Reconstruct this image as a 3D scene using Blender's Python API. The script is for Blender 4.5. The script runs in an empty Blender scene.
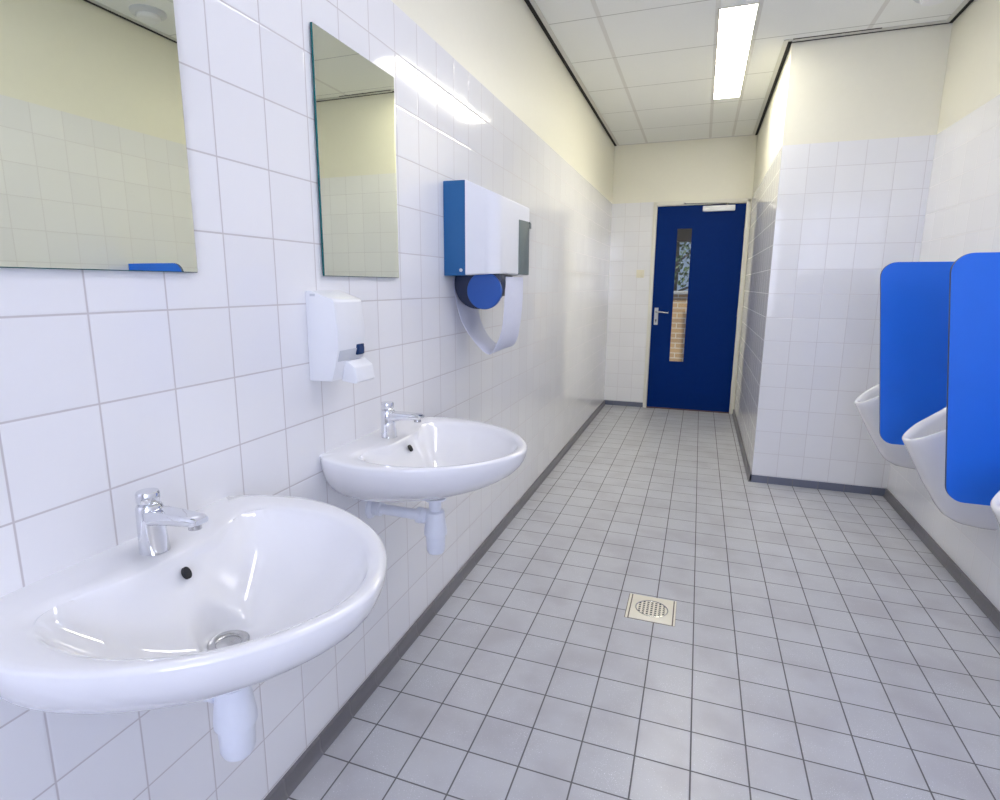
import bpy, bmesh, math, random
from mathutils import Vector, Matrix
random.seed(7)
C = bpy.context.scene.collection
PI = math.pi

# ------------------------------------------------------------------ room numbers (metres)
XR, XB, YB, YE, H = 2.141, 1.352, 2.2086, 4.459, 2.742     # right wall, jutting wall side / face, end wall, ceiling
YK = -3.6                                                 # back wall, behind the camera
TT = 2.162                                                # top of the wall tiles
TS, TY0, TZ0 = .15153, -1.250, 1.267                      # wall tile size and joint origins

# ------------------------------------------------------------------ node helpers
def new_mat(name):
    m = bpy.data.materials.new(name); m.use_nodes = True
    nt = m.node_tree
    return m, nt, nt.nodes['Principled BSDF']

def math_node(nt, op, a, b=None, c=None):
    n = nt.nodes.new('ShaderNodeMath'); n.operation = op
    for i, v in enumerate((a, b, c)):
        if v is None: continue
        if isinstance(v, (int, float)): n.inputs[i].default_value = v
        else: nt.links.new(v, n.inputs[i])
    return n.outputs[0]

def ramp(nt, v, a, b, lo=0., hi=1.):
    n = nt.nodes.new('ShaderNodeMapRange'); n.interpolation_type = 'SMOOTHSTEP'
    nt.links.new(v, n.inputs['Value'])
    for k, x in (('From Min', a), ('From Max', b), ('To Min', lo), ('To Max', hi)): n.inputs[k].default_value = x
    return n.outputs['Result']

def mixc(nt, f, a, b):
    n = nt.nodes.new('ShaderNodeMix'); n.data_type = 'RGBA'
    if isinstance(f, (int, float)): n.inputs['Factor'].default_value = f
    else: nt.links.new(f, n.inputs['Factor'])
    for k, v in ((6, a), (7, b)):
        if isinstance(v, tuple): n.inputs[k].default_value = (*v, 1)
        else: nt.links.new(v, n.inputs[k])
    return n.outputs[2]

def noise(nt, scale, detail=2, vec=None):
    n = nt.nodes.new('ShaderNodeTexNoise'); n.inputs['Scale'].default_value = scale; n.inputs['Detail'].default_value = detail
    if vec is None:
        g = nt.nodes.new('ShaderNodeNewGeometry'); vec = g.outputs['Position']
    nt.links.new(vec, n.inputs['Vector'])
    return n.outputs['Fac']

def bump(nt, h, strength, dist, normal=None):
    n = nt.nodes.new('ShaderNodeBump'); n.inputs['Strength'].default_value = strength; n.inputs['Distance'].default_value = dist
    nt.links.new(h, n.inputs['Height'])
    if normal is not None: nt.links.new(normal, n.inputs['Normal'])
    return n.outputs['Normal']

def grid(nt, axes, origin, size, jitter=None):
    """distance (m) to the nearest joint of a square grid, and a random value per tile"""
    g = nt.nodes.new('ShaderNodeNewGeometry'); s = nt.nodes.new('ShaderNodeSeparateXYZ')
    nt.links.new(g.outputs['Position'], s.inputs[0])
    ds, fl = [], []
    for ax, o in zip(axes, origin):
        u = math_node(nt, 'DIVIDE', math_node(nt, 'SUBTRACT', s.outputs[ax], o), size)
        f = math_node(nt, 'FRACT', u)
        ds.append(math_node(nt, 'MULTIPLY', math_node(nt, 'SUBTRACT', .5, math_node(nt, 'ABSOLUTE', math_node(nt, 'SUBTRACT', f, .5))), size))
        fl.append(math_node(nt, 'FLOOR', u))
    d = math_node(nt, 'MINIMUM', ds[0], ds[1])
    cb = nt.nodes.new('ShaderNodeCombineXYZ'); nt.links.new(fl[0], cb.inputs[0]); nt.links.new(fl[1], cb.inputs[1])
    w = nt.nodes.new('ShaderNodeTexWhiteNoise'); w.noise_dimensions = '3D'; nt.links.new(cb.outputs[0], w.inputs['Vector'])
    return d, w

def tile_mat(name, axes, origin, size, tile_a, tile_b, grout, gw, rough, wav=.04, speck=False):
    m, nt, b = new_mat(name)
    d, w = grid(nt, axes, origin, size)
    base = mixc(nt, w.outputs['Value'], tile_a, tile_b)
    if speck:
        n1 = math_node(nt, 'ADD', noise(nt, 330, 1), math_node(nt, 'MULTIPLY', noise(nt, 7, 2), .22)); n2 = noise(nt, 5, 5)
        base = mixc(nt, ramp(nt, n1, .80, .85), base, tuple(min(1, c * 1.8) for c in tile_a))
        base = mixc(nt, ramp(nt, n2, .40, .72, 0, .5), base, tuple(c * k for c, k in zip(tile_a, (.76, .72, .74))))
    mask = ramp(nt, d, gw * .5, gw * .5 + .0012)
    nt.links.new(mixc(nt, mask, grout, base), b.inputs['Base Color'])
    nt.links.new(ramp(nt, mask, 0, 1, .75, rough), b.inputs['Roughness'])
    hgt = ramp(nt, d, gw * .3, gw * .5 + .004)
    # every glazed tile is tipped by a hair, so reflections break at the joints
    geo = nt.nodes.new('ShaderNodeNewGeometry')
    vs = nt.nodes.new('ShaderNodeVectorMath'); vs.operation = 'SUBTRACT'; vs.inputs[1].default_value = (.5, .5, .5)
    nt.links.new(w.outputs['Color'], vs.inputs[0])
    sc = nt.nodes.new('ShaderNodeVectorMath'); sc.operation = 'SCALE'; sc.inputs['Scale'].default_value = .006
    nt.links.new(vs.outputs[0], sc.inputs[0])
    ad = nt.nodes.new('ShaderNodeVectorMath'); ad.operation = 'ADD'
    nt.links.new(geo.outputs['Normal'], ad.inputs[0]); nt.links.new(sc.outputs[0], ad.inputs[1])
    nm = nt.nodes.new('ShaderNodeVectorMath'); nm.operation = 'NORMALIZE'; nt.links.new(ad.outputs[0], nm.inputs[0])
    n1 = bump(nt, hgt, .35, .0010, nm.outputs[0])
    if wav: n1 = bump(nt, noise(nt, 14, 1), wav, .004, n1)
    nt.links.new(n1, b.inputs['Normal'])
    b.inputs['IOR'].default_value = 1.5
    return m

def plain(name, col, rough=.4, metal=0., coat=0., var=.03, scale=30, bmp=0., spec=.5):
    m, nt, b = new_mat(name)
    n = noise(nt, scale, 3)
    lo = tuple(max(0, c * (1 - var)) for c in col); hi = tuple(min(1, c * (1 + var)) for c in col)
    nt.links.new(mixc(nt, n, lo, hi), b.inputs['Base Color'])
    b.inputs['Roughness'].default_value = rough; b.inputs['Metallic'].default_value = metal
    b.inputs['Coat Weight'].default_value = coat; b.inputs['Coat Roughness'].default_value = .05
    b.inputs['Specular IOR Level'].default_value = spec
    if bmp: nt.links.new(bump(nt, noise(nt, scale * 8, 3), bmp, .002), b.inputs['Normal'])
    return m

def emit(name, col, s):
    m, nt, b = new_mat(name)
    b.inputs['Base Color'].default_value = (.8, .8, .8, 1)
    b.inputs['Emission Color'].default_value = (*col, 1); b.inputs['Emission Strength'].default_value = s
    return m

WT_A, WT_B, GR = (.80, .80, .815), (.83, .83, .84), (.55, .52, .525)
M = {}
M['tile_l'] = tile_mat('glazed wall tile left', (1, 2), (TY0, TZ0), TS, WT_A, WT_B, GR, .0021, .07)
M['tile_x'] = tile_mat('glazed wall tile facing', (0, 2), (XB, TZ0), TS, WT_A, WT_B, (.64, .62, .625), .0019, .08)
M['tile_r'] = tile_mat('glazed wall tile right', (1, 2), (YB, TZ0), TS, WT_A, WT_B, (.68, .66, .66), .0019, .08)
M['floor'] = tile_mat('grey floor tile', (0, 1), (.1035, 0.), .15, (.470, .478, .505), (.50, .508, .535), (.125, .12, .125), .0032, .33, wav=.12, speck=True)
M['skirt_l'] = tile_mat('skirting tile side', (1, 1), (0., 0.), .15, (.15, .145, .155), (.17, .165, .175), (.21, .20, .205), .003, .3, wav=0)
M['skirt_x_bluelit'] = tile_mat('skirting tile facing daylight-tinted', (0, 0), (.1035, .1035), .15, (.13, .145, .20), (.15, .165, .22), (.21, .20, .205), .003, .3, wav=0)  # bluish daylight on the camera-facing skirting is put into this tile colour
M['paint'] = plain('cream wall paint', (.805, .785, .67), .42, var=.015, bmp=.03)
M['frame'] = plain('white door paint', (.76, .74, .66), .35, var=.02)
M['door'] = plain('dark blue door paint', (.001, .022, .15), .5, var=.08, spec=.06)
M['porcelain'] = plain('white porcelain', (.80, .80, .815), .05, coat=.6, var=.006)
M['plastic'] = plain('white plastic', (.80, .81, .83), .28, var=.01)
M['satin'] = plain('satin white plastic', (.78, .79, .82), .5, var=.01)
M['trap'] = plain('white pipe plastic', (.76, .79, .86), .32, var=.02)
M['dgrey'] = plain('grey green plastic', (.13, .165, .165), .4)
M['lgrey'] = plain('light grey plastic', (.58, .60, .64), .4)
M['sideblue'] = plain('dispenser blue plastic', (.006, .105, .29), .36)
M['discblue'] = plain('roll end blue', (.015, .085, .36), .4)
M['navy'] = plain('dark navy plastic', (.008, .016, .05), .4)
M['windowblue'] = plain('dark blue window plastic', (.01, .035, .12), .2)
M['cloth'] = plain('white towel cloth', (.70, .72, .84), .85, bmp=.25, scale=60)
M['partition'] = plain('bright blue laminate', (.005, .15, .76), .42, var=.05, scale=8)
M['edge'] = plain('partition dark edge', (.005, .03, .12), .4)
M['chrome'] = plain('chrome', (.78, .79, .82), .06, metal=1, var=.02)
M['steel'] = plain('brushed steel', (.55, .55, .55), .22, metal=1)
M['hole'] = plain('dark hole', (.006, .006, .008), .6)
M['black'] = plain('black shadow gap', (.012, .011, .008), .8)
M['alu'] = plain('white metal angle', (.62, .62, .58), .4)
M['cream'] = plain('cream switch plastic', (.74, .70, .56), .35)
M['grate'] = plain('cream floor drain plastic', (.77, .73, .60), .4, var=.06)
M['gratelow'] = plain('dark drain groove', (.16, .14, .11), .6)  # darker colour for the bed between grate and frame edges
M['sill'] = plain('brown threshold wood', (.14, .07, .06), .55)
M['diffuser'] = emit('lit diffuser', (1., .955, .80), 24)
M['daylight'] = emit('added glowing window pane', (.69, .74, 1.), 7.1)
M['coolfill'] = emit('cool fill diffuser', (.95, .93, 1.), 12.8)  # cool emitter of the added strip light over the sinks
M['glassedge'] = plain('green glass edge', (.0, .10, .105), .1)
M['bark'] = plain('tree bark', (.12, .10, .07), .9, bmp=.4)
M['leaf'] = plain('tree leaf', (.06, .10, .04), .6, var=.4)
M['ground'] = plain('outdoor paving', (.35, .33, .30), .9)
M['stone'] = plain('grey coping stone', (.42, .42, .42), .8)
M['eave'] = plain('dark brown boarding', (.022, .014, .009), .8)

m, nt, b = new_mat('mirror silver')
b.inputs['Metallic'].default_value = 1; b.inputs['Roughness'].default_value = .012
nt.links.new(mixc(nt, noise(nt, 2, 2), (.77, .79, .645), (.79, .81, .67)), b.inputs['Base Color'])
M['mirror'] = m

m, nt, b = new_mat('ceiling panels')            # white mineral panels in a narrow grid
g = nt.nodes.new('ShaderNodeNewGeometry'); s = nt.nodes.new('ShaderNodeSeparateXYZ'); nt.links.new(g.outputs['Position'], s.inputs[0])
u = math_node(nt, 'FRACT', math_node(nt, 'DIVIDE', math_node(nt, 'SUBTRACT', s.outputs[1], 1.5), .6))
dy = math_node(nt, 'MULTIPLY', math_node(nt, 'SUBTRACT', .5, math_node(nt, 'ABSOLUTE', math_node(nt, 'SUBTRACT', u, .5))), .6)
dx = None
for x in (.325, .927, 1.133, 1.735):
    e = math_node(nt, 'ABSOLUTE', math_node(nt, 'SUBTRACT', s.outputs[0], x))
    dx = e if dx is None else math_node(nt, 'MINIMUM', dx, e)
my = ramp(nt, dy, .002, .0045); mx = ramp(nt, dx, .011, .013)
base = mixc(nt, noise(nt, 220, 2), (.80, .81, .79), (.86, .87, .85))
base = mixc(nt, mx, (.70, .695, .67), base); base = mixc(nt, my, (.42, .415, .40), base)
nt.links.new(base, b.inputs['Base Color']); b.inputs['Roughness'].default_value = .75
nt.links.new(bump(nt, math_node(nt, 'MINIMUM', my, mx), .4, .003), b.inputs['Normal'])
M['ceiling'] = m

m, nt, b = new_mat('yellow brick')
bt = nt.nodes.new('ShaderNodeTexBrick'); bt.inputs['Scale'].default_value = 1
for k, v in (('Brick Width', .22), ('Row Height', .068), ('Mortar Size', .006)): bt.inputs[k].default_value = v
bt.inputs['Color1'].default_value = (.55, .36, .18, 1); bt.inputs['Color2'].default_value = (.42, .28, .16, 1); bt.inputs['Mortar'].default_value = (.66, .60, .50, 1)
g = nt.nodes.new('ShaderNodeNewGeometry'); s = nt.nodes.new('ShaderNodeSeparateXYZ'); cb = nt.nodes.new('ShaderNodeCombineXYZ')
nt.links.new(g.outputs['Position'], s.inputs[0]); nt.links.new(s.outputs[0], cb.inputs[0]); nt.links.new(s.outputs[2], cb.inputs[1]); nt.links.new(cb.outputs[0], bt.inputs['Vector'])
nt.links.new(bt.outputs['Color'], b.inputs['Base Color']); b.inputs['Roughness'].default_value = .9
M['brick'] = m

m = bpy.data.materials.new('clear pane'); m.use_nodes = True; nt = m.node_tree; nt.nodes.clear()
o = nt.nodes.new('ShaderNodeOutputMaterial'); mx = nt.nodes.new('ShaderNodeMixShader'); tr = nt.nodes.new('ShaderNodeBsdfTransparent'); gl = nt.nodes.new('ShaderNodeBsdfGlossy')
tr.inputs[0].default_value = (.93, .96, .98, 1); gl.inputs['Roughness'].default_value = .02; mx.inputs[0].default_value = .03
nt.links.new(tr.outputs[0], mx.inputs[1]); nt.links.new(gl.outputs[0], mx.inputs[2]); nt.links.new(mx.outputs[0], o.inputs[0])
M['pane'] = m

# ------------------------------------------------------------------ mesh helpers
def box(bm, x0, x1, y0, y1, z0, z1, bev=0., seg=2):
    r = bmesh.ops.create_cube(bm, size=1)
    for v in r['verts']:
        v.co = Vector((x0 + (v.co.x + .5) * (x1 - x0), y0 + (v.co.y + .5) * (y1 - y0), z0 + (v.co.z + .5) * (z1 - z0)))
    if bev:
        es = list({e for v in r['verts'] for e in v.link_edges})
        bmesh.ops.bevel(bm, geom=es, offset=bev, segments=seg, affect='EDGES', profile=.6)

def loft(bm, rings, close=True, cap0=False, cap1=False):
    vs = [[bm.verts.new(p) for p in r] for r in rings]
    n = len(vs[0])
    for a, b2 in zip(vs, vs[1:]):
        for i in range(n if close else n - 1):
            j = (i + 1) % n
            try: bm.faces.new((a[i], a[j], b2[j], b2[i]))
            except ValueError: pass
    if cap0: bm.faces.new(list(reversed(vs[0])))
    if cap1: bm.faces.new(vs[-1])
    return vs

def lathe(bm, prof, origin, axis='z', n=32, cap0=True, cap1=True):
    """prof: (radius, height) pairs along the axis"""
    o = Vector(origin); rings = []
    for r, h in prof:
        ring = []
        for i in range(n):
            a = 2 * PI * i / n; c, s2 = r * math.cos(a), r * math.sin(a)
            ring.append(o + {'z': Vector((c, s2, h)), 'y': Vector((s2, h, c)), 'x': Vector((h, c, s2))}[axis])
        rings.append(ring)
    loft(bm, rings, True, cap0, cap1)

def tube(bm, pts, r, n=16):
    pts = [Vector(p) for p in pts]; rings = []
    up = None
    for i, p in enumerate(pts):
        t = (pts[min(i + 1, len(pts) - 1)] - pts[max(i - 1, 0)]).normalized()
        if up is None: up = t.orthogonal().normalized()
        up = (up - t * up.dot(t)).normalized(); w = t.cross(up)
        rr = r[i] if isinstance(r, (list, tuple)) else r
        rings.append([p + (up * math.cos(2 * PI * k / n) + w * math.sin(2 * PI * k / n)) * rr for k in range(n)])
    loft(bm, rings, True, True, True)

def prism(bm, poly, y0, y1, bev=0., axis='y', seg=2):
    """poly in (x, z), run along y; or in (x, y), run along z; or (y, z), run along x"""
    def P(a, c, h): return {'y': (a, h, c), 'z': (a, c, h), 'x': (h, a, c)}[axis]
    v0 = [bm.verts.new(P(a, c, y0)) for a, c in poly]; v1 = [bm.verts.new(P(a, c, y1)) for a, c in poly]
    n = len(poly); fs = [bm.faces.new(v0), bm.faces.new(list(reversed(v1)))]
    for i in range(n): fs.append(bm.faces.new((v0[i], v1[i], v1[(i + 1) % n], v0[(i + 1) % n])))
    bmesh.ops.recalc_face_normals(bm, faces=fs)
    if bev:
        es = list({e for f in fs for e in f.edges})
        bmesh.ops.bevel(bm, geom=es, offset=bev, segments=seg, affect='EDGES', profile=.6)

def catmull(pts, n):
    pts = [Vector(p) for p in pts]; out = []
    for i in range(len(pts) - 1):
        p0, p1, p2, p3 = pts[max(i - 1, 0)], pts[i], pts[i + 1], pts[min(i + 2, len(pts) - 1)]
        for k in range(n):
            t = k / n
            out.append(.5 * ((2 * p1) + (p2 - p0) * t + (2 * p0 - 5 * p1 + 4 * p2 - p3) * t * t + (3 * p1 - p0 - 3 * p2 + p3) * t ** 3))
    out.append(pts[-1]); return out

ORG = {}
def obj(name, bm, mat, parent=None, smooth=True, angle=.65, recalc=True, mats=None):
    if recalc: bmesh.ops.recalc_face_normals(bm, faces=bm.faces)
    if smooth:
        for f in bm.faces: f.smooth = True
        for e in bm.edges:
            if len(e.link_faces) == 2 and e.calc_face_angle(0) > angle: e.smooth = False
    if parent is not None:
        bmesh.ops.translate(bm, verts=bm.verts, vec=-ORG[parent.name])
    me = bpy.data.meshes.new(name); bm.to_mesh(me); bm.free()
    for mm in (mats or [mat]): me.materials.append(M[mm])
    o = bpy.data.objects.new(name, me); C.objects.link(o)
    if parent is not None: o.parent = parent; ORG[o.name] = ORG[parent.name]
    else: ORG[o.name] = Vector((0, 0, 0))
    return o

def tag(o, label, cat, group=None):
    o['label'] = label; o['category'] = cat
    if group: o['group'] = group
    return o

def thing(name, loc, label, cat, group=None):
    o = bpy.data.objects.new(name, None); o.location = loc; o.empty_display_size = .1; C.objects.link(o)
    ORG[o.name] = Vector(loc)
    return tag(o, label, cat, group)

def struct(name, bm, mat, parent=None, **k):
    o = obj(name, bm, mat, parent, **k)
    if parent is None: o['kind'] = 'structure'
    return o

def dup(root, loc, label):
    r = root.copy(); C.objects.link(r); r.location = loc; r['label'] = label
    def rec(src, dst):
        for ch in list(src.children):
            c = ch.copy(); C.objects.link(c); c.parent = dst
            rec(ch, c)
    rec(root, r)
    return r

def B(): return bmesh.new()

# ------------------------------------------------------------------ the room
def wall(name, boxes):
    """boxes: (x0,x1,y0,y1,z0,z1, slot)"""
    bm = B()
    for x0, x1, y0, y1, z0, z1, sl in boxes:
        k = len(bm.faces); box(bm, x0, x1, y0, y1, z0, z1); bm.faces.ensure_lookup_table()
        for f in bm.faces[k:]: f.material_index = sl
    return bm

bm = B(); box(bm, -.12, XR + .12, YK - .12, YE + .12, -.12, 0); struct('floor', bm, 'floor', smooth=False)
bm = B(); box(bm, -.12, XR + .12, YK - .12, YE + .12, H, H + .1); struct('ceiling', bm, 'ceiling', smooth=False)
struct('wall_left', wall('', [(-.12, 0, YK - .12, YE + .12, 0, TT, 0), (-.12, -.001, YK - .12, YE + .12, TT, H, 1)]), None, mats=['tile_l', 'paint'], smooth=False)
struct('wall_right', wall('', [(XR, XR + .12, YK - .12, YB, 0, TT, 0), (XR + .001, XR + .12, YK - .12, YB, TT, H, 1)]), None, mats=['tile_r', 'paint'], smooth=False)
# the jutting block: its face and its corridor side carry tiles laid along different axes
bm = wall('', [(XB, XR + .12, YB, YE + .12, 0, TT, 0), (XB + .001, XR + .12, YB + .001, YE + .12, TT, H, 1)])
for f in bm.faces:
    if f.material_index == 0: f.material_index = 0 if abs(f.normal.y) > .5 else 2
struct('wall_inner', bm, None, mats=['tile_x', 'paint', 'tile_l'], smooth=False)
DX0, DX1, DZ = .4646, 1.307, 2.1152
FX0, FX1, FZ = .425, 1.352, 2.160
struct('wall_end', wall('', [(0, FX0, YE, YE + .12, 0, TT, 0), (0, FX0, YE + .001, YE + .12, TT, H, 1), (FX0, FX1, YE + .001, YE + .12, FZ, H, 1)]), None, mats=['tile_x', 'paint'], smooth=False)
WX0, WX1, WZ0, WZ1 = .93, 2.04, .90, 2.50
struct('wall_back', wall('', [(0, WX0, YK - .12, YK, 0, TT, 0), (WX1, XR, YK - .12, YK, 0, TT, 0), (WX0, WX1, YK - .12, YK, 0, WZ0, 0),
       (0, WX0, YK - .12, YK, TT, H, 1), (WX1, XR, YK - .12, YK, TT, H, 1), (WX0, WX1, YK - .12, YK, WZ1, H, 1)]), None, mats=['tile_x', 'paint'], smooth=False)
bm = B()
for a in ((WX0, WX1, WZ0, WZ0 + .05), (WX0, WX1, WZ1 - .05, WZ1), (WX0, WX0 + .05, WZ0, WZ1), (WX1 - .05, WX1, WZ0, WZ1), (1.46, 1.51, WZ0, WZ1)):
    box(bm, a[0], a[1], YK - .09, YK - .03, a[2], a[3])
w = struct('added_window_1', bm, 'frame', smooth=False)
bm = B(); box(bm, WX0 + .03, WX1 - .03, YK - .07, YK - .06, WZ0 + .03, WZ1 - .03); obj('glowing_window_pane', bm, 'daylight', w, smooth=False)  # unseen window added here; its glowing pane brings cool daylight from behind

# skirting with a cove foot
cove = [(0, 0), (.020, 0), (.019, .003), (.014, .008), (.012, .016), (.011, .05), (0, .05)]
bm = B(); prism(bm, cove, YK, YE); struct('baseboard_left', bm, 'skirt_l', angle=.9)
bm = B(); prism(bm, [(XR - a, c) for a, c in cove], YK, YB); struct('baseboard_right', bm, 'skirt_l', angle=.9)
bm = B(); prism(bm, [(XB - a, c) for a, c in cove], YB - .009, YE); struct('baseboard_inner_side', bm, 'skirt_l', angle=.9)
flat = [(0, 0), (.009, 0), (.009, .05), (0, .05)]
bm = B(); prism(bm, [(YB - a, c) for a, c in flat], XB - .009, XR, axis='x'); struct('baseboard_inner_front', bm, 'skirt_x_bluelit', smooth=False)
bm = B(); prism(bm, [(YE - a, c) for a, c in flat], 0, FX0, axis='x'); struct('baseboard_end', bm, 'skirt_x_bluelit', smooth=False)

# black strips painting in the shade of the ceiling gap, and angle trim
def trim(n, bxs, mat):
    bm = B()
    for q in bxs: box(bm, *q)
    return struct('trim_%d' % n, bm, mat, smooth=False)
trim(1, [(0, .022, YK, YE, H - .006, H + .0)], 'black')
trim(2, [(XB - .022, XB, YB - .022, YE, H - .006, H)], 'black')
trim(3, [(XR - .018, XR, YK, YB, H - .006, H)], 'black')
trim(4, [(XB - .022, XR, YB - .008, YB, H - .006, H), (XB, 1.80, YB - .048, YB - .042, H - .003, H)], 'black')
trim(5, [(.022, .048, YK, YE, H - .004, H), (XB - .048, XB - .022, YB - .048, YE, H - .004, H), (XB - .048, XR, YB - .042, YB - .008, H - .0035, H), (XR - .042, XR - .018, YK, YB - .042, H - .004, H)], 'alu')
trim(6, [(.022, XB - .022, YE - .012, YE, H - .005, H)], 'alu')

# ------------------------------------------------------------------ door at the end
door = bpy.data.objects.new('door_1', None); door.location = ((DX0 + DX1) / 2, YE, 0); C.objects.link(door); ORG['door_1'] = Vector(door.location)
door['kind'] = 'structure'
bm = B()
for q in ((FX0, DX0, YE - .022, YE + .1, 0, FZ), (DX1, FX1 - .001, YE - .022, YE + .1, 0, FZ), (DX0, DX1, YE - .022, YE + .1, DZ, FZ)): box(bm, *q, bev=.003)
for q in ((FX0 + .012, DX0 - .008, YE - .030, YE - .02, 0, FZ - .010), (DX1 + .008, FX1 - .012, YE - .030, YE - .02, 0, FZ - .01), (FX0 + .012, FX1 - .012, YE - .030, YE - .02, DZ + .008, FZ - .01)): box(bm, *q, bev=.002)
obj('door_frame', bm, 'frame', door)
PX0, PX1, PZ0, PZ1 = .668, .822, .515, 1.895
yd = YE - .004
bm = B()
for q in ((DX0, PX0, 0.012, DZ), (PX1, DX1, .012, DZ), (PX0, PX1, .012, PZ0), (PX0, PX1, PZ1, DZ)): box(bm, q[0] + (.002 if q[0] == DX0 else 0), q[1] - (.002 if q[1] == DX1 else 0), yd, yd + .045, q[2], q[3] - (.002 if q[3] == DZ else 0))
bmesh.ops.remove_doubles(bm, verts=bm.verts, dist=.0001)
leaf = obj('door_leaf', bm, 'door', door, smooth=False)
bm = B()
for q in ((PX0 - .006, PX0 + .006, PZ0, PZ1), (PX1 - .006, PX1 + .006, PZ0, PZ1), (PX0, PX1, PZ0 - .006, PZ0 + .006), (PX0, PX1, PZ1 - .006, PZ1 + .006)):
    box(bm, q[0], q[1], yd - .003, yd + .02, q[2], q[3])
obj('glazing_bead', bm, 'door', door, smooth=False)
bm = B(); box(bm, PX0, PX1, yd + .02, yd + .024, PZ0, PZ1); obj('door_glass', bm, 'pane', door, smooth=False)
bm = B(); box(bm, .492, .532, yd - .010, yd, .905, 1.085, bev=.004)
plate = obj('handle_plate', bm, 'lgrey', door); plate['label'] = 'light grey handle plate with keyhole'
bm = B(); tube(bm, [(.512, yd - .008, 1.045), (.512, yd - .048, 1.045)] + [(.518 + .02 * k, yd - .056, 1.046 - .002 * k) for k in range(7)], .009); obj('lever', bm, 'steel', plate)
bm = B(); lathe(bm, [(.008, 0), (.008, -.0015)], (.512, yd - .010, .955), 'y'); box(bm, .509, .515, yd - .0115, yd - .010, .93, .955); obj('keyhole', bm, 'hole', plate)
bm = B(); box(bm, .905, 1.205, yd - .045, yd, 2.045, 2.100, bev=.008); cl = obj('door_closer', bm, 'plastic', door); cl['label'] = 'white overhead door closer box'
bm = B(); tube(bm, [(1.13, yd - .025, 2.104), (1.13, yd - .025, 2.118)], .012)
tube(bm, [(1.13, yd - .026, 2.116), (.93, yd - .06, 2.122), (.74, yd - .034, 2.128)], .005, 8); tube(bm, [(.74, yd - .036, 2.128), (.72, yd - .02, 2.135)], .007, 8); obj('closer_arm', bm, 'steel', cl)
for z in (.30, 1.05, 1.83):
    bm = B(); lathe(bm, [(.007, z - .045), (.007, z + .045)], (DX1 + .003, yd - .007, 0)); obj('hinge', bm, 'frame', door)
bm = B(); box(bm, DX0, DX1, YE - .012, YE + .09, -.002, .010, bev=.002); obj('threshold', bm, 'sill', door)

bm = B(); box(bm, .285, .365, YE - .010, YE, 1.397, 1.479, bev=.005); sw = obj('light_switch', bm, 'cream')
tag(sw, 'small square cream light switch on the tiled end wall left of the blue door', 'light switch')
bm = B(); box(bm, .297, .353, YE - .014, YE - .008, 1.409, 1.467, bev=.002); obj('rocker', bm, 'cream', sw)

# outside the door glass
bm = B(); box(bm, -3, 5, YE + .13, 20, -.15, -.03); struct('trim_7', bm, 'ground', smooth=False)  # paved ground outside the door
bm = B(); box(bm, -1.4, 2.8, 6.30, 6.42, -.03, 1.20)
gw = tag(obj('garden_wall', bm, 'brick', smooth=False), 'low yellow brick garden wall seen through the narrow door glass', 'garden wall')
bm = B(); box(bm, -1.42, 2.82, 6.27, 6.45, 1.20, 1.245, bev=.006); obj('coping', bm, 'stone', gw)
bm = B(); box(bm, -.8, 2.6, 5.7, 5.82, 1.85, 2.30); box(bm, -.8, -.68, 5.7, 5.82, -.03, 1.85); box(bm, 2.48, 2.6, 5.7, 5.82, -.03, 1.85)
tag(obj('porch_beam', bm, 'eave', smooth=False), 'dark brown porch beam across the top of the door glass', 'beam')
tr = thing('tree', (.35, 10.5, -.03), 'green tree outside, seen through the upper door glass', 'tree')
bm = B(); tube(bm, [(.36, 10.5, -.05), (.37, 10.5, .9), (.41, 10.48, 1.6), (.40, 10.5, 2.4), (.46, 10.5, 3.6)], [.12, .10, .085, .075, .04], 12)
for k in range(14):
    z = 1.15 + .2 * k; a = 2.4 * k; d = Vector((math.cos(a), math.sin(a) * .6, .45))
    p0 = Vector((.40, 10.5, z)); tube(bm, [p0, p0 + d * .4, p0 + d * .8 + Vector((0, 0, .12))], [.03, .02, .008], 6)
obj('trunk', bm, 'bark', tr)
bm = B()
for k in range(2600):
    a = random.uniform(0, 2 * PI); r = 1.05 * random.random() ** .5; z = random.uniform(1.3, 4.2)
    c = Vector((.45 + r * math.cos(a), 10.5 + r * math.sin(a) * .8, z)); n = Vector((random.gauss(0, 1), random.gauss(0, 1), random.gauss(0, 1))).normalized()
    t = n.orthogonal().normalized() * .05; q = n.cross(t) * .5
    bm.faces.new([bm.verts.new(c + v) for v in (t, q, -t, -q)])
obj('foliage', bm, 'leaf', tr, recalc=False, smooth=False)

# ------------------------------------------------------------------ ceiling light and round ceiling fittings
def ceiling_light(y0, label, tube='diffuser'):
    y1 = y0 + 1.56; x0, x1 = .938, 1.118
    t = thing('ceiling_light', ((x0 + x1) / 2, (y0 + y1) / 2, H), label, 'ceiling light', 'recessed strip lights')
    bm = B()
    for q in ((x0 - .008, x0, y0 - .008, y1 + .008), (x1, x1 + .008, y0 - .008, y1 + .008), (x0, x1, y0 - .008, y0), (x0, x1, y1, y1 + .008)): box(bm, q[0], q[1], q[2], q[3], H - .006, H)
    obj('light_frame', bm, 'frame', t, smooth=False)
    bm = B(); box(bm, x0, x1, y0, y1, H - .004, H - .001); obj('diffuser', bm, tube, t, smooth=False)
    return t
ceiling_light(1.615, 'long lit white strip light recessed in the ceiling before the blue door')
ceiling_light(-.98, 'unseen strip light added in the ceiling over the sinks for cool fill', 'coolfill')  # out-of-view lamp, added to brighten and cool the near half

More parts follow.
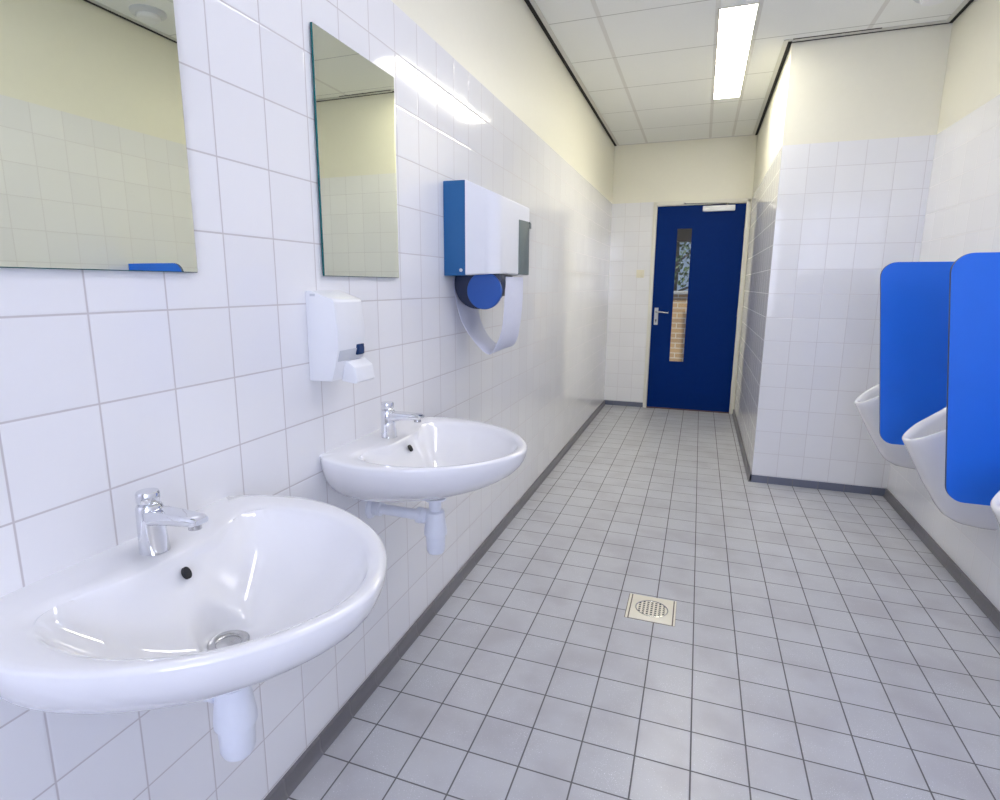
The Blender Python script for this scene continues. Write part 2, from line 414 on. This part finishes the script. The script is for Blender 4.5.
def detector(x, y, label):
    t = thing('smoke_detector', (x, y, H), label, 'smoke detector', 'round ceiling fittings')
    bm = B(); lathe(bm, [(.088, 0), (.088, -.008), (.080, -.016), (.066, -.020)], (x, y, H), n=48); obj('base_plate', bm, 'lgrey', t)
    bm = B(); lathe(bm, [(.058, -.018), (.058, -.032), (.050, -.040), (.020, -.043)], (x, y, H), n=48); obj('sensor_dome', bm, 'plastic', t)
    return t
detector(1.953, .639, 'round white ceiling fitting seen reflected at the top of the left mirror')
detector(1.93, 1.79, 'round white ceiling fitting cut by the top edge, near the jutting wall')

# ------------------------------------------------------------------ mirrors
def mirror(y0, label):
    z0, z1 = 1.337, 1.943; y1 = y0 + .405
    t = thing('mirror', (0, (y0 + y1) / 2, z0), label, 'mirror', 'wall mirrors above the sinks')
    bm = B(); box(bm, .003, .0098, y0 + .004, y1, z0, z1, bev=.0010, seg=1); obj('glass_plate', bm, 'glassedge', t)
    bm = B(); box(bm, .0095, .0105, y0 + .0052, y1 - .0014, z0 + .0014, z1 - .0014); obj('mirror_face', bm, 'mirror', t, smooth=False)
mirror(-1.434, 'frameless mirror above the nearest sink, cut off by the left edge')
mirror(-.624, 'whole frameless mirror with green glass edge above the farther sink')

# ------------------------------------------------------------------ sinks
SZ = .86
def polar(pts, th):
    """radius of a closed outline (x, dy) about the drain at angle th"""
    return None
CX = .225
half_out = [(0, .0), (0, .12), (0, .238), (.006, .252), (.030, .272), (.085, .290), (.179, .300), (.285, .272), (.384, .215), (.448, .150), (.487, .085), (.505, .030), (.508, 0)]
half_in = [(.124, 0), (.124, .05), (.119, .097), (.102, .14), (.09, .175), (.092, .208), (.118, .232), (.175, .246), (.231, .247), (.290, .235), (.352, .205), (.408, .158), (.450, .10), (.474, .045), (.480, 0)]
def dense(h, sharp=0):
    if sharp: a = [Vector((*p, 0)) for p in h[:sharp]] ; b2 = catmull([(*p, 0) for p in h[sharp - 1:]], 12); return a + b2[1:]
    return catmull([(*p, 0) for p in h], 12)
def radii(poly, N):
    full = [(p.x - CX, p.y) for p in poly] + [(p.x - CX, -p.y) for p in reversed(poly)]
    out = []
    for k in range(N):
        th = 2 * PI * k / N; d = (math.cos(th), math.sin(th)); best = .05
        for (ax, ay), (bx, by) in zip(full, full[1:] + full[:1]):
            ex, ey = bx - ax, by - ay; den = d[0] * ey - d[1] * ex
            if abs(den) < 1e-12: continue
            t = (ax * ey - ay * ex) / den; s2 = (ax * d[1] - ay * d[0]) / den
            if t > 0 and -1e-9 <= s2 <= 1 + 1e-9: best = max(best, t)
        out.append(best)
    return out
NS = 240
R_IN = radii(dense(half_in), NS); R_OUT = radii(dense(half_out, 3), NS)
R_IN = [sum(R_IN[(k + j) % NS] for j in range(-3, 4)) / 7 for k in range(NS)]

BX = .275                                       # deepest point of the bowl
def radii_about(cx, poly, N):
    global CX
    keep = CX; CX = cx; r = radii(poly, N); CX = keep
    return r
NB = 240
R_B = radii_about(BX, dense(half_in), NB)
for _ in range(3): R_B = [sum(R_B[(k + j) % NB] for j in range(-5, 6)) / 11 for k in range(NB)]
def bowl_rho(x, y):
    a = math.atan2(y, x - BX) / (2 * PI) * NB; i = math.floor(a); f = a - i
    return math.hypot(x - BX, y) / (R_B[i % NB] * (1 - f) + R_B[(i + 1) % NB] * f)
BD = .146
ZSEAT = SZ - .0045 - BD * (1 - bowl_rho(CX, 0) ** 2.1) ** .95 - .010
def bowl_z(x, y):
    rho = min(1., bowl_rho(x, y)); r = math.hypot(x - CX, y)
    z = SZ - .0045 - BD * (1 - rho ** 2.1) ** .95
    t = min(1., max(0., (r - .036) / .020)); t = t * t * (3 - 2 * t)       # flat seat of the drain
    return ZSEAT + (z - ZSEAT) * t

def make_sink(c):
    t = thing('sink', (0, c, SZ), 'large white sink in the foreground, nearest to the viewer', 'sink', 'white wall-hung sinks')
    bm = B(); rings = []
    def ring(f): return [Vector((CX + r * math.cos(2 * PI * k / NS), c + r * math.sin(2 * PI * k / NS), z)) for k in range(NS) for r, z in [f(k)]]
    def bz(k, r): a = 2 * PI * k / NS; return bowl_z(CX + r * math.cos(a), r * math.sin(a))
    for r in (.012, .024, .034, .038, .042, .046, .051, .056, .062): rings.append(ring(lambda k: (r, bz(k, r))))
    for i in range(1, 15):
        s2 = i / 14
        def f(k, s2=s2):
            r = .062 + (R_IN[k] * .965 - .062) * s2
            return r, bz(k, r)
        rings.append(ring(f))
    rings.append(ring(lambda k: (R_IN[k] * .985, SZ - .0058)))
    rings.append(ring(lambda k: (R_IN[k] * 1.0 + .004, SZ - .0028)))
    rings.append(ring(lambda k: (R_IN[k] + (R_OUT[k] - R_IN[k]) * .35, SZ - .0008)))
    rings.append(ring(lambda k: (R_IN[k] + (R_OUT[k] - R_IN[k]) * .7, SZ)))
    out = [Vector((CX + R_OUT[k] * math.cos(2 * PI * k / NS), R_OUT[k] * math.sin(2 * PI * k / NS), 0)) for k in range(NS)]
    for k in (0,): pass
    def scaled(sx, z, inset=0.):
        L = []
        for v in out:
            x, y = max(0., v.x), v.y
            l = math.hypot(x - .2, y); q = 1 - inset / max(l, .05) if x > .004 else 1
            L.append(Vector((max(0, (.2 + (x - .2) * q) * sx) if x > .004 else 0, c + y * q * sx, z)))
        return L
    rings.append(scaled(1, SZ - .0008, .006)); rings.append(scaled(1, SZ - .003, .0022)); rings.append(scaled(1, SZ - .007, .0004))
    for i in range(1, 15):
        d = .04 + .96 * (i / 14) ** .85
        s2 = max(.0, 1 - d ** 2.2) ** (1 / 2.2) if i < 14 else .10
        rings.append(scaled(s2, SZ - .170 * min(d, .998)))
    vs = loft(bm, rings, True, True, True)
    bm.normal_update()
    obj('basin', bm, 'porcelain', t, angle=.9)
    # overflow hole in the back of the bowl
    n = Vector((.86, 0, .5)).normalized(); p = Vector((.1455, c, .828)); e1 = Vector((0, 1, 0)); e2 = n.cross(e1)
    bm = B(); rg = []
    for r, h in ((1.0, -.004), (1.0, .0022), (.85, .0022)): rg.append([p + n * h + (e1 * math.cos(a) * .0072 + e2 * math.sin(a) * .0108) * r for a in [2 * PI * i / 24 for i in range(24)]])
    loft(bm, rg, True, True, True); obj('overflow_hole', bm, 'hole', t)
    # drain fitting
    zd = bowl_z(CX, 0) + .0005
    bm = B(); lathe(bm, [(.0335, 0), (.0335, .0025), (.031, .0042), (.024, .0036), (.0205, .001), (.0185, -.009), (.0, -.0095)], (CX, c, zd), n=40, cap1=False); dr = obj('drain_fitting', bm, 'steel', t)
    bm = B()
    for k in range(5):
        a = 2 * PI * k / 5 + .3; lathe(bm, [(.0050, -.0092), (.0050, -.0080)], (CX + .011 * math.cos(a), c + .011 * math.sin(a), zd), n=12)
    lathe(bm, [(.0034, -.0092), (.0034, -.0079)], (CX, c, zd), n=12); obj('drain_holes', bm, 'hole', dr)
    return t
C1, C2 = -1.239, -.421
s1 = make_sink(C1)
s2_ = dup(s1, (0, C2, SZ), 'white sink beyond the foreground one, beneath the soap dispenser')

def make_tap(c):
    zb = SZ - .001; x0 = .074
    t = thing('tap', (x0, c, zb), 'chrome push tap on the nearest white sink', 'tap', 'chrome push taps')
    bm = B(); rings = []
    for h, rf, rb, ry in ((0, .0285, .0205, .0240), (.004, .028, .0203, .0236), (.03, .025, .0202, .0228), (.06, .0225, .0200, .0220), (.080, .0215, .0198, .0216), (.0845, .019, .0175, .0190)):
        rings.append([Vector((x0 + (rf if math.cos(a) > 0 else rb) * math.cos(a), c + ry * math.sin(a), zb + h)) for a in [2 * PI * i / 40 for i in range(40)]])
    loft(bm, rings, True, True, True); obj('tap_body', bm, 'chrome', t)
    bm = B(); rings = []
    for x, z0, z1, w2 in ((.079, .050, .078, .0195), (.10, .054, .0795, .0185), (.13, .0575, .080, .0172), (.16, .060, .0795, .0162), (.183, .062, .0780, .0155), (.1915, .0655, .0745, .0130)):
        rr = min(.006, (z1 - z0) * .35); L = []
        for cy, cz, a0 in ((w2 - rr, z1 - rr, 0), (-w2 + rr, z1 - rr, 1), (-w2 + rr, z0 + rr, 2), (w2 - rr, z0 + rr, 3)):
            for k in range(5):
                a = PI / 2 * (a0 + k / 4); L.append(Vector((x, c + cy + rr * math.cos(a), zb + cz + rr * math.sin(a))))
        rings.append(L)
    loft(bm, rings, True, True, True); sp = obj('spout', bm, 'chrome', t)
    bm = B(); lathe(bm, [(.0095, .062), (.0105, .056), (.0105, .0545), (.0085, .0542)], (.175, c, zb), n=24); obj('aerator', bm, 'steel', sp)
    bm = B(); lathe(bm, [(.0165, .083), (.0165, .087), (.0175, .0885), (.0188, .091), (.0188, .104), (.0170, .1075), (.0, .1085)], (x0, c, zb), n=40, cap1=False); obj('push_button', bm, 'chrome', t)
    return t
t1 = make_tap(C1)
dup(t1, (.073, C2 - .006, SZ - .001), 'chrome push tap on the farther white sink')

def make_trap(c, ztop, zbot, r, label):
    x0 = CX; t = thing('bottle_trap', (x0, c, zbot), label, 'drain trap', 'white drain traps under the sinks')
    zm = zbot + (ztop - zbot) * .36
    bm = B(); lathe(bm, [(.034, ztop + .010), (.034, ztop + .004), (.019, ztop), (.018, ztop - .035), (.024, ztop - .036), (.026, ztop - .045)], (x0, c, 0)); obj('tailpipe', bm, 'trap', t)
    bm = B(); zt = ztop - .036
    lathe(bm, [(.022, zt + .004), (r * .86, zt), (r * .90, zt - .02), (r * 1.03, zm + .02), (r * 1.06, zm + .012), (r * 1.06, zm), (r * .98, zm - .002)], (x0, c, 0)); obj('trap_body', bm, 'trap', t)
    bm = B(); lathe(bm, [(r * .90, zm), (r * .90, zm - .01), (r * .86, zbot + .010), (r * .74, zbot + .001), (.0, zbot)], (x0, c, 0), cap1=False); obj('trap_cup', bm, 'trap', t)
    zp = zt - .020
    bm = B(); tube(bm, [(x0 - r * .6, c, zp), (.003, c, zp + .002)], .0165, 24)
    tube(bm, [(x0 - r * .7, c, zp), (x0 - r - .010, c, zp)], .0235, 24); lathe(bm, [(.022, x0 - r - .010), (.0245, x0 - r - .013), (.0245, x0 - r - .026), (.019, x0 - r - .028)], (0, c, zp), 'x'); obj('outlet_pipe', bm, 'trap', t)
    bm = B(); lathe(bm, [(.036, 0), (.036, .004), (.030, .010), (.024, .012), (.024, .036), (.019, .038)], (0, c, zp + .002), 'x'); obj('wall_collar', bm, 'trap', t)
    return t
make_trap(C1, .672, .500, .034, 'white plastic drain trap under the nearest sink')
make_trap(C2, .672, .503, .033, 'white plastic drain trap and wall pipe under the farther sink')

# ------------------------------------------------------------------ soap dispenser
SY0, SY1 = -.692, -.566
t = thing('soap_dispenser', (0, (SY0 + SY1) / 2, 1.066), 'white wall soap dispenser with push lever below the green-edged mirror', 'soap dispenser')
bm = B(); prism(bm, [(0, 1.068), (.069, 1.070), (.080, 1.105), (.084, 1.122), (.093, 1.152), (.093, 1.20), (.0855, 1.272), (.080, 1.279), (.018, 1.300), (0, 1.300)], SY0, SY1, bev=.004); cv = obj('housing', bm, 'plastic', t)
bm = B(); prism(bm, [(.078, 1.118), (.0865, 1.1225), (.0945, 1.150), (.088, 1.150)], SY0 + .006, SY1 - .004, bev=.001); obj('grey_band', bm, 'lgrey', t)
bm = B(); box(bm, .088, .0955, -.612, -.576, 1.131, 1.160, bev=.004); obj('level_window', bm, 'windowblue', t)
bm = B(); prism(bm, [(.070, 1.066), (.112, 1.060), (.119, 1.066), (.112, 1.103), (.090, 1.1195), (.082, 1.118)], SY0 + .040, SY1 + .001, bev=.003); obj('push_lever', bm, 'plastic', t)
bm = B(); box(bm, .015, .03, SY0 - .0015, SY0 + .002, 1.286, 1.292); obj('lock_slot', bm, 'lgrey', t)

# ------------------------------------------------------------------ roller towel dispenser
DY0, DY1 = .157, .590
t = thing('towel_dispenser', (0, (DY0 + DY1) / 2, 1.35), 'blue and white roller towel dispenser on the left tiled wall', 'towel dispenser')
bm = B(); prism(bm, [(0, 1.350), (.090, 1.352), (.090, 1.700), (0, 1.701)], DY0, DY1, bev=.004); bk = obj('back_housing', bm, 'sideblue', t); bk['label'] = 'blue back half of the dispenser'
bm = B(); lathe(bm, [(.0065, 0), (.0065, -.002)], (.072, DY0, 1.371), 'y', n=20); obj('lock', bm, 'lgrey', bk)
bm = B(); rr, rs = .055, .022
plan = [(.0905, DY0 - .001)] + [(.221 - rr + rr * math.sin(a), DY0 - .001 + rr - rr * math.cos(a)) for a in [PI / 2 * k / 12 for k in range(13)]] + [(.221 - rs + rs * math.cos(a), DY1 - rs + rs * math.sin(a)) for a in [PI / 2 * k / 6 for k in range(7)]] + [(.0905, DY1)]
ztp = lambda x: 1.702 - max(0, x - .0905) * .46
def ins(q, d): return [(min(x, .221 - d) if x > .1 else x, min(max(y, DY0 - .001 + d), DY1 - d)) for x, y in q]
loft(bm, [[Vector((x, y, 1.3525 + (x - .09) * .05)) for x, y in ins(plan, .004)], [Vector((x, y, 1.357 + (x - .09) * .05)) for x, y in plan], [Vector((x, y, ztp(x) - .006)) for x, y in plan], [Vector((x, y, ztp(x) - .002)) for x, y in ins(plan, .0015)], [Vector((x, y, ztp(x))) for x, y in ins(plan, .005)]], True, True, True); obj('front_cover', bm, 'satin', t)
bm = B(); prism(bm, [(.418, 1.359), (.566, 1.359), (.566, 1.574), (.552, 1.584), (.418, 1.580)], .205, .2245, bev=.003, axis='x'); prism(bm, [(.560, 1.562), (.592, 1.558), (.592, 1.580), (.566, 1.585)], .200, .2255, bev=.002, axis='x')
o = obj('release_panel', bm, 'dgrey', t); o['label'] = 'grey panel at the right of the cover'
bm = B(); lathe(bm, [(.090, .205), (.098, .209), (.098, .262), (.090, .268)], (.120, 0, 1.320), 'y', n=56); dm = obj('roll_holder', bm, 'navy', t)
bm = B(); lathe(bm, [(.0715, .212), (.0715, .201), (.069, .1985), (.0, .197)], (.1505, 0, 1.293), 'y', n=56, cap1=False); obj('roll_end_disc', bm, 'discblue', dm)
bm = B(); lathe(bm, [(.05, .26), (.05, .545)], (.12, 0, 1.318), 'y', n=32); box(bm, .165, .196, .262, .30, 1.27, 1.36, bev=.004); obj('roller', bm, 'navy', t)
near = [(.010, .22, 1.3485), (.012, .22, 1.325), (.020, .22, 1.272), (.045, .23, 1.167), (.093, .25, 1.083), (.150, .262, 1.037), (.181, .27, 1.083), (.198, .28, 1.145), (.207, .288, 1.257), (.208, .298, 1.3485)]
far = [(.010, .45, 1.3485), (.011, .45, 1.325), (.018, .452, 1.255), (.039, .46, 1.155), (.084, .47, 1.078), (.140, .49, 1.044), (.185, .50, 1.064), (.208, .50, 1.144), (.214, .51, 1.252), (.210, .52, 1.3485)]
A, Bc = catmull(near, 8), catmull(far, 8); rings = []
bm = B()
for j in range(13):
    f = j / 12; sag = .006 * math.sin(PI * f)
    rings.append([a.lerp(b2, f) + Vector((.0012 * math.sin(9 * f + i * .25), 0, -.0 * sag)) for i, (a, b2) in enumerate(zip(A, Bc))])
loft(bm, rings, close=False); bmesh.ops.recalc_face_normals(bm, faces=bm.faces)
bmesh.ops.solidify(bm, geom=bm.faces[:], thickness=.0016)
tl = obj('roller_towel', bm, 'cloth', angle=1.2)
tag(tl, 'loop of white towel cloth hanging below the blue and white dispenser', 'towel')

# ------------------------------------------------------------------ urinals and partitions
UY = (1.758, .922, .100)
def make_urinal(c):
    t = thing('urinal', (XR, c, .33), 'white urinal farthest from the viewer, beside the jutting tiled wall', 'urinal', 'white wall-hung urinals')
    zb, ztip, ztop = .331, .668, 1.02
    W = .152; D = .341
    dep = [(.331, .090), (.337, .125), (.361, .165), (.40, .195), (.434, .214), (.48, .243), (.53, .270), (.615, .314), (.668, .341), (.72, .335), (.80, .300), (.90, .245), (1.02, .19)]
    wid = [(.331, .055), (.345, .080), (.38, .103), (.43, .120), (.50, .136), (.60, .148), (.70, .154), (.85, .150), (.95, .135), (1.02, .10)]
    def itp(tb, z):
        if z <= tb[0][0]: return tb[0][1]
        for (a, va), (b2, vb) in zip(tb, tb[1:]):
            if z <= b2: return va + (vb - va) * (z - a) / (b2 - a)
        return tb[-1][1]
    NA, NZ = 49, 26
    def pt(phi, z, off=0.):
        """phi: -pi/2..pi/2, 0 is the front"""
        d, w2 = max(.004, itp(dep, z) - off), max(.004, itp(wid, z) - off)
        cx = abs(math.cos(phi)) ** .85; sy = math.copysign(abs(math.sin(phi)) ** .85, phi)
        return Vector((XR - d * cx, c + w2 * sy, z))
    def rimz(phi):
        q = abs(math.sin(phi)); cc = math.cos(phi)
        return ztip + (1 - cc) * .24 + (ztop - ztip - .24) * max(0, (1 - cc - .45) / .55) ** 1.6
    phis = [-PI / 2 + PI * i / (NA - 1) for i in range(NA)]
    rings = []
    for j in range(NZ + 1):
        f = j / NZ
        rings.append([pt(ph, zb + (rimz(ph) - zb) * f ** 1.25) for ph in phis])
    def lip(ph, off, dz):
        p = pt(ph, rimz(ph), off); p.z += dz; return p
    rings.append([lip(ph, .004, .007) for ph in phis]); rings.append([lip(ph, .012, .011) for ph in phis]); rings.append([lip(ph, .022, .010) for ph in phis]); rings.append([lip(ph, .032, .003) for ph in phis]); rings.append([lip(ph, .036, -.006) for ph in phis])
    for j in range(1, 13):
        f = j / 12
        L = []
        for ph in phis:
            z = rimz(ph) - .006 + (.46 - rimz(ph)) * f
            p = pt(ph, max(z, .5), .038 + .02 * f)
            k = 1 - .75 * f ** 3
            p.x = XR - .03 - max(.0, (XR - .03 - p.x)) * k; p.y = c + (p.y - c) * k; p.z = z; L.append(p)
        rings.append(L)
    bm = B(); vs = loft(bm, rings, close=False)
    bm.faces.new([v for v in reversed(vs[0])]); bm.faces.new(vs[-1])
    obj('bowl', bm, 'porcelain', t, angle=1.0)
    # the back of the urinal, flat to the wall, with a rounded head
    bm = B(); L = []
    pr = [(p.y - c, p.z) for p in [pt(PI / 2, z) for z in [.34 + .02 * i for i in range(34)]]]
    head = [(.098 * math.cos(a), 1.0 + .055 * math.sin(a)) for a in [PI * k / 14 for k in range(15)]]
    poly = [(y, z) for y, z in pr if z < .99] ; poly = [(c + y, z) for y, z in poly] + [(c + y, z) for y, z in head] + [(c - y, z) for y, z in reversed(poly)]
    prism(bm, poly, XR - .034, XR, bev=.008, axis='x', seg=3); obj('back_plate', bm, 'porcelain', t)
    bm = B(); lathe(bm, [(.020, .461), (.020, .464), (.0, .466)], (XR - .085, c, 0), cap1=False, n=24); obj('waste_outlet', bm, 'chrome', t)
    bm = B(); lathe(bm, [(.021, -.056), (.021, -.050), (.013, -.046), (.013, -.030)], (XR, c, .93), 'x', n=24); obj('flush_nozzle', bm, 'chrome', t)
    return t
u = make_urinal(UY[0])
dup(u, (XR, UY[1], .33), 'white urinal between the two blue partitions')
dup(u, (XR, UY[2], .33), 'white urinal at the right edge, only its front lip in view')

def make_partition(c):
    t = thing('urinal_partition', (XR, c, .54), 'farther bright blue partition, partly hidden behind the nearer one', 'partition', 'blue urinal partitions')
    q = [(1.737, 1.428), (1.832, .548)]                              # front edge leans back towards the wall
    def corner(p, a, b2, r, n=8):
        p, a, b2 = Vector((*p, 0)), Vector((*a, 0)), Vector((*b2, 0)); da = (a - p).normalized(); db = (b2 - p).normalized()
        ang = da.angle(db); d = r / math.tan(ang / 2); cc = p + (da + db).normalized() * (r / math.sin(ang / 2))
        v0 = p + da * d - cc; v1 = p + db * d - cc
        return [(w.x, w.y) for w in [cc + v0.normalized().slerp(v1.normalized(), k / n) * r for k in range(n + 1)]]
    wt, wb = (XR - .002, 1.428), (XR - .002, .548)
    poly = [wt] + corner(q[0], wt, q[1], .062) + corner(q[1], q[0], wb, .062) + [wb]
    bm = B(); prism(bm, poly, c - .007, c + .007); 
    for f in bm.faces: f.material_index = 0 if abs(f.normal.y) > .9 else 1
    obj('panel', bm, None, t, mats=['partition', 'edge'], angle=.5)
    for z in (.72, 1.24):
        bm = B(); box(bm, XR - .035, XR, c + .007, c + .011, z - .025, z + .025, bev=.001); box(bm, XR - .004, XR, c + .007, c + .042, z - .025, z + .025, bev=.001); obj('wall_bracket', bm, 'steel', t)
    return t
PYS = (1.345, .515)
pt_ = make_partition(PYS[0])
dup(pt_, (XR, PYS[1], .54), 'nearer bright blue partition, cut by the right edge')

# ------------------------------------------------------------------ floor drain
fx0, fx1, fy0, fy1 = .739, .935, .246, .437
t = thing('floor_drain', ((fx0 + fx1) / 2, (fy0 + fy1) / 2, 0), 'square cream floor drain set in the grey floor tiles', 'floor drain')
bm = B(); box(bm, fx0, fx1, fy0, fy1, -.004, .0012); obj('drain_bed', bm, 'gratelow', t, smooth=False)
bm = B(); box(bm, fx0 + .003, fx0 + .012, fy0, fy1, 0, .003, bev=.0008); obj('frame_edge', bm, 'grate', t)
bm = B(); box(bm, fx1 - .008, fx1 - .001, fy0, fy1, 0, .003, bev=.0008); obj('frame_edge', bm, 'grate', t)
gx0, gx1 = fx0 + .017, fx1 - .013
bm = B(); box(bm, gx0, gx1, fy0 + .002, fy1 - .002, 0, .0035, bev=.001); gr = obj('grate', bm, 'grate', t)
gcx, gcy = (gx0 + gx1) / 2, (fy0 + fy1) / 2
bm = B(); ro = []
for r, z in ((1.0, .0034), (1.0, .0042), (.94, .0046), (.92, .0034)): ro.append([Vector((gcx + .066 * r * math.cos(a), gcy + .062 * r * math.sin(a), z)) for a in [2 * PI * k / 48 for k in range(48)]])
loft(bm, ro); obj('oval_rim', bm, 'steel', gr)
bm = B()
for i in range(7):
    for j in range(7):
        x = gcx - .048 + .016 * i; y = gcy - .045 + .015 * j
        if ((x - gcx) / .06) ** 2 + ((y - gcy) / .058) ** 2 > .98: continue
        box(bm, x - .0042, x + .0042, y - .0038, y + .0038, .003, .0039)
obj('slots', bm, 'hole', gr, smooth=False)

# ------------------------------------------------------------------ sky, camera, view
w = bpy.data.worlds.new('World'); bpy.context.scene.world = w; w.use_nodes = True
nt = w.node_tree; bg = nt.nodes['Background']
tc = nt.nodes.new('ShaderNodeTexCoord'); sp = nt.nodes.new('ShaderNodeSeparateXYZ'); nt.links.new(tc.outputs['Generated'], sp.inputs[0])
nt.links.new(mixc(nt, ramp(nt, sp.outputs[2], -.05, .6), (.60, .74, .95), (.36, .55, .92)), bg.inputs['Color']); bg.inputs['Strength'].default_value = .32

sl = bpy.data.lights.new('sun', 'SUN'); so = bpy.data.objects.new('sun', sl); C.objects.link(so)
sl.energy = 6; sl.angle = .01; sl.color = (1, .93, .82); so.rotation_euler = Vector((.8, .25, -.7)).to_track_quat('-Z', 'Y').to_euler(); so.location = (0, 4, 8)
cam = bpy.data.cameras.new('camera'); co = bpy.data.objects.new('camera', cam); C.objects.link(co)
Rm = [[0.9398, 0.3417, 0.0032], [-0.067, 0.1751, 0.9823], [-0.335, 0.9234, -0.1874]]
yaw, pitch, roll = 0.3480661100450777, 0.18852148806602495, 0.0032704349712795997
fwd = Vector((-math.sin(yaw) * math.cos(pitch), math.cos(yaw) * math.cos(pitch), -math.sin(pitch))); rt = Vector((math.cos(yaw), math.sin(yaw), 0)); up = rt.cross(fwd)
r2 = math.cos(roll) * rt + math.sin(roll) * up; u2 = -math.sin(roll) * rt + math.cos(roll) * up
co.matrix_world = Matrix(((r2.x, u2.x, -fwd.x, .9425523), (r2.y, u2.y, -fwd.y, -1.9139643), (r2.z, u2.z, -fwd.z, 1.3148921), (0, 0, 0, 1)))
cam.sensor_fit = 'HORIZONTAL'; cam.sensor_width = 36; cam.lens = 571.738 * 36 / 1000
cam.shift_x = 10.2294 / 1000; cam.shift_y = -5.7902 / 1000; cam.clip_start = .02
S = bpy.context.scene; S.camera = co
S.view_settings.view_transform = 'Standard'; S.view_settings.look = 'None'; S.view_settings.gamma = 1; S.view_settings.use_curve_mapping = False
S.view_settings.exposure = 0.35
S.cycles.sample_clamp_indirect = 6; S.cycles.max_bounces = 14; S.cycles.diffuse_bounces = 8; S.cycles.caustics_reflective = False; S.cycles.caustics_refractive = False
